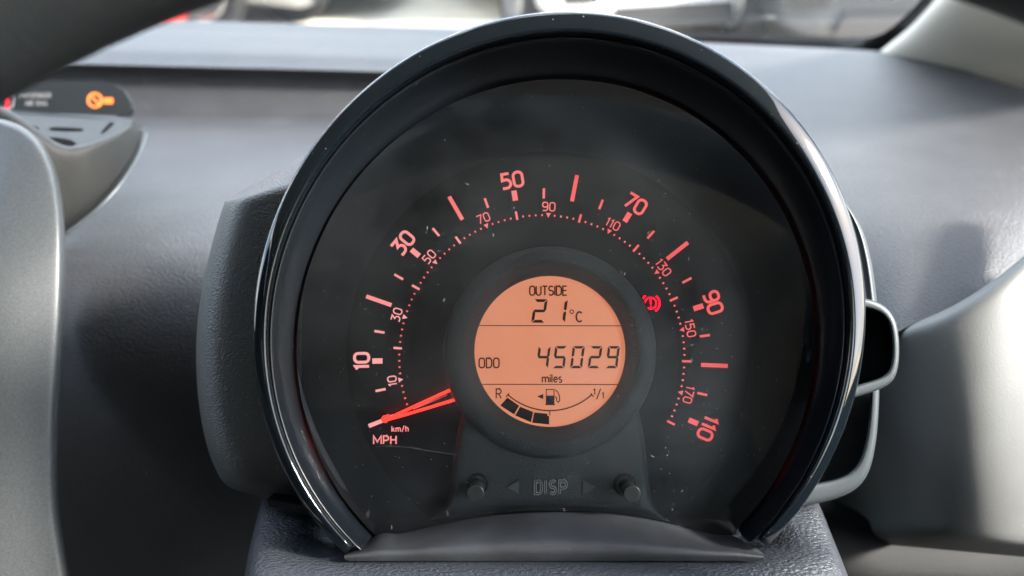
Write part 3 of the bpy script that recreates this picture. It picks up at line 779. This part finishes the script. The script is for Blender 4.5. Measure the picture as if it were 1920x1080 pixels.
# ================================================================ CABIN: pillar, windscreen, roof lining, doors
cab = thing('car_cabin', 'cream windscreen pillar at the top right with windscreen and black seal', 'car cabin', at(1750, 60, .6))
edge_p = [(1640, 108, .70), (1672, 84, .66), (1716, 48, .62), (1762, -4, .56), (1850, -110, .49), (2030, -330, .40), (2500, -900, .30)]
rows = []
for dx, dy, dd in ((-4, -1, .03), (0, 0, .006), (10, 4, -.006), (26, 12, -.012), (60, 26, -.016), (200, 60, -.03), (420, 110, -.05)):
    rows.append([at(x + dx, y + dy * (1.4 if i else 1.4), d + dd) for i, (x, y, d) in enumerate(edge_p)])
grid('pillar_trim', rows, m_pillar, cab, 2, flip=False)
sl_ = [(900, 46, .86), (1100, 54, .84), (1280, 62, .82), (1450, 68, .80), (1560, 73, .78), (1620, 74, .76), (1655, 66, .72), (1690, 38, .66), (1738, -10, .60), (1830, -130, .52), (2010, -360, .42)]
rows = [[at(x, y, d) for x, y, d in sl_], [at(x + (0 if i < 6 else 12), y + (24 if i < 6 else 12), d - .004) for i, (x, y, d) in enumerate(sl_)], [at(x + (0 if i < 6 else 30), y + (60 if i < 6 else 30), d + .02) for i, (x, y, d) in enumerate(sl_)]]
grid('windscreen_seal', rows, m_black, cab, 1, flip=True)
vs, fs = [], []
for r_ in range(7):
    for c_i in range(52):
        x, y = 1215 + c_i * 6.2 + (r_ % 2) * 3.1, 66 - r_ * 5 + c_i * .12
        b = len(vs); rad = 2.1 - r_ * .13
        for h in (0, .0006):
            vs += [at(x + rad * math.cos(a_), y + rad * math.sin(a_), .80 - h) for a_ in (0, 1.05, 2.09, 3.14, 4.19, 5.24)]
        fs += [tuple(range(b, b + 6))[::-1], tuple(range(b + 6, b + 12))] + [(b + i, b + (i + 1) % 6, b + 6 + (i + 1) % 6, b + 6 + i) for i in range(6)]
tag(new_obj('glass_dots', vs, fs, m_black, cab), kind='stuff')
zl = CAM_Z
ws = [Vector((-1.05, .93, zl - .17)), Vector((.50, .93, zl - .17)), Vector((.40, .32, zl + .36)), Vector((-.95, .32, zl + .36))]
new_obj('windscreen', ws + [v + Vector((0, .003, .005)) for v in ws], [(0, 1, 2, 3), (7, 6, 5, 4), (0, 4, 5, 1), (1, 5, 6, 2), (2, 6, 7, 3), (3, 7, 4, 0)], m_glass, cab)
def box(name, lo, hi, mat, parent, bev=0):
    x0, y0, z0 = lo; x1, y1, z1 = hi
    vs = [Vector(p) for p in ((x0, y0, z0), (x1, y0, z0), (x1, y1, z0), (x0, y1, z0), (x0, y0, z1), (x1, y0, z1), (x1, y1, z1), (x0, y1, z1))]
    return new_obj(name, vs, [(0, 3, 2, 1), (4, 5, 6, 7), (0, 1, 5, 4), (1, 2, 6, 5), (2, 3, 7, 6), (3, 0, 4, 7)], mat, parent, False, 0, bev)
box('roof_lining', (-1.0, -1.9, zl + .36), (.46, .30, zl + .40), m_head, cab, .01)
box('door_card', (.50, -1.1, .35), (.56, .80, zl - .14), m_cream, cab, .01)
box('door_card', (-1.16, -1.1, .35), (-1.10, .80, zl - .04), m_cream, cab, .01)
box('rear_pillar', (.44, -1.9, zl - .14), (.50, -.42, zl + .36), m_head, cab, .01)
box('rear_pillar', (-1.08, -1.9, zl - .14), (-1.02, -.05, zl + .36), m_leather, cab, .01)  # out of view; lengthened and darkened to block light from the left window
box('seat_back', (-.30, -.72, .45), (.32, -.50, zl + .12), m_leather, cab, .04)
box('seat_back', (-.98, -.72, .45), (-.40, -.50, zl + .12), m_leather, cab, .04)
box('cabin_floor', (-1.1, -1.9, .28), (.5, .9, .32), m_black, cab)
box('rear_panel', (-1.02, -1.94, .32), (.44, -1.9, zl + .36), m_leather, cab)
box('bulkhead', (-1.3, .9, .3), (.7, .96, zl - .20), m_black, cab)

# ================================================================ OUTSIDE
m_ground = material('pale_tarmac', (.6, .54, .42), .9, mottle=.25, mscale=1.2)
gr = new_obj('ground', [(-400, -400, 0), (400, -400, 0), (400, 400, 0), (-400, 400, 0)], [(0, 1, 2, 3)], m_ground)
tag(gr, 'pale sunlit car park tarmac', None, None, 'structure')
m_tyre = material('tyre', (.015, .015, .016), .8); m_alloy = material('alloy', (.5, .5, .52), .3, metal=.9)
m_win = material('car_window', (.01, .013, .015), .05, spec=.8); m_lamp = material('lamp_glass', (.6, .6, .62), .08, coat=1)
m_grl = material('grille_black', (.02, .02, .022), .5)
def paint(n, c): return material(n, c, .3, coat=1, coat_r=.03)
def build_car(label, mat, x, y, rz, group='cars parked outside', L=3.9, Wd=1.68):
    c_ = thing('parked_car', label, 'car', (x, y, 0), group)
    def put(o): return o
    loc = Vector((x, y, 0)); rot = Matrix.Rotation(rz, 3, 'Z')
    X = lambda p: loc + rot @ Vector(p)
    # front of the car looks along local -Y
    st = [(-1.95, .16, .52, .60, .60, .62, .55), (-1.90, .14, .62, .70, .71, .74, .60), (-1.70, .18, .72, .80, .82, .80, .66), (-1.2, .18, .80, .90, .93, .83, .70), (-.85, .18, .82, .95, 1.0, .84, .70),
          (-.35, .18, .84, 1.0, 1.30, .84, .62), (.05, .18, .85, 1.02, 1.45, .84, .60), (.9, .18, .86, 1.02, 1.47, .84, .60), (1.5, .2, .86, 1.0, 1.38, .82, .57), (1.85, .25, .84, .96, 1.12, .78, .6), (1.95, .34, .75, .85, .90, .72, .6)]
    rows = []
    for yy, zb, zm, zs, zt, w, wr in st:
        half = [(0, zb), (w * .8, zb), (w * .97, zb + .08), (w, zm * .7 + .05), (w, zm), (w * .96, zs), (wr, zt - .03), (wr * .8, zt), (0, zt + .01)]
        full = half + [(-a_, b_) for a_, b_ in half[-2:0:-1]]
        rows.append([X((a_, yy, b_)) for a_, b_ in full])
    o = grid('body', rows, mat, c_, 1, closed=True, flip=False)
    n = len(rows[0]); me = o.data
    me.clear_geometry()
    vs = [v for r in rows for v in r]; fs = []
    for i in range(len(rows) - 1):
        for j in range(n): fs.append((i * n + j, (i + 1) * n + j, (i + 1) * n + (j + 1) % n, i * n + (j + 1) % n))
    fs += [tuple(range(n)), tuple(range(len(vs) - 1, len(vs) - n - 1, -1))]
    me.from_pydata([tuple(v - loc) for v in vs], [], fs); me.materials.clear(); me.materials.append(mat); me.shade_smooth()
    def quad(name, pts, mt, parent=c_, t=.012):
        vs = [X(p) for p in pts]; nrm = (vs[1] - vs[0]).cross(vs[3] - vs[0]).normalized()
        vs2 = [v - nrm * t for v in vs]
        m_ = len(vs)
        return new_obj(name, vs + vs2, [tuple(range(m_)), tuple(range(2 * m_ - 1, m_ - 1, -1))] + [(i, m_ + i, m_ + (i + 1) % m_, (i + 1) % m_) for i in range(m_)], mt, parent)
    quad('windscreen', [(-.62, -.83, 1.0), (.62, -.83, 1.0), (.54, -.30, 1.36), (-.54, -.30, 1.36)], m_win)
    for s in (-1, 1):
        quad('side_window', [(s * .83, -.55, 1.03), (s * .83, 1.35, 1.03), (s * .66, 1.2, 1.36), (s * .66, -.15, 1.36)][::s], m_win)
        quad('headlight', [(s * .42, -1.965, .60), (s * .70, -1.90, .62), (s * .76, -1.80, .74), (s * .44, -1.92, .70)][::s], m_lamp)
        quad('fog_light', [(s * .48, -1.985, .35), (s * .72, -1.95, .35), (s * .72, -1.95, .46), (s * .48, -1.985, .46)][::s], m_grl)
        for yw in (-1.25, 1.25):
            rows = []
            for rad, off in ((.01, .80), (.19, .80), (.2, .83), (.29, .845), (.31, .82), (.31, .66), (.2, .64)):
                rows.append([X((s * off, yw + rad * math.cos(q_), .31 + rad * math.sin(q_))) for q_ in [2 * math.pi * j / 28 for j in range(28)]])
            wv = grid('wheel', rows, m_tyre, c_, 0, closed=True, flip=(s < 0))
            rows = []
            for rad, off in ((.005, .835), (.06, .838), (.1, .825), (.18, .835), (.195, .85), (.2, .82)):
                rows.append([X((s * off, yw + rad * math.cos(q_), .31 + rad * math.sin(q_))) for q_ in [2 * math.pi * j / 28 for j in range(28)]])
            grid('wheel_rim', rows, m_alloy, wv, 0, closed=True, flip=(s < 0))
    quad('lower_grille', [(-.40, -1.975, .17), (.56, -1.975, .17), (.52, -1.975, .32), (-.36, -1.975, .32)], m_grl)
    quad('number_plate', [(-.26, -2.0, .46), (.26, -2.0, .46), (.26, -2.0, .57), (-.26, -2.0, .57)], m_lamp)
    return c_
def ground_at(px, py):
    t = (540 - py) / F; d = CAM_Z / (.5 - .866 * t)
    return (px - 960) / F * d, d * .866 + t * d * .5
def car_at(label, mat, px, py, rz, back=1.95, **k):
    x, y = ground_at(px, py)
    return build_car(label, mat, x + math.sin(rz) * -back * -1 * -1, y + back * math.cos(rz), rz, **k)
p_white = paint('white_paint', (.82, .83, .84)); p_red = paint('red_paint', (.55, .01, .02)); p_grey = paint('grey_paint', (.22, .23, .25)); p_dark = material('dark_paint', (.04, .045, .055), .45, coat=.3)
car_at('white car facing the windscreen, directly above the bezel', p_white, 1235, 100, R(18))
car_at('dark grey car beside the white one, nearest the pillar', p_dark, 1660, 118, R(4))
car_at('small bright red car at the left beside the wheel rim', p_red, 70, 33, R(70), back=0)
car_at('silver grey car just right of the red one', p_grey, 225, 24, R(82), back=0)
car_at('dark car farthest along the left row', p_dark, 370, 6, R(84), back=0)

total = sum(len(o.data.polygons) for o in bpy.data.objects if o.type == 'MESH')
print('polys', total)
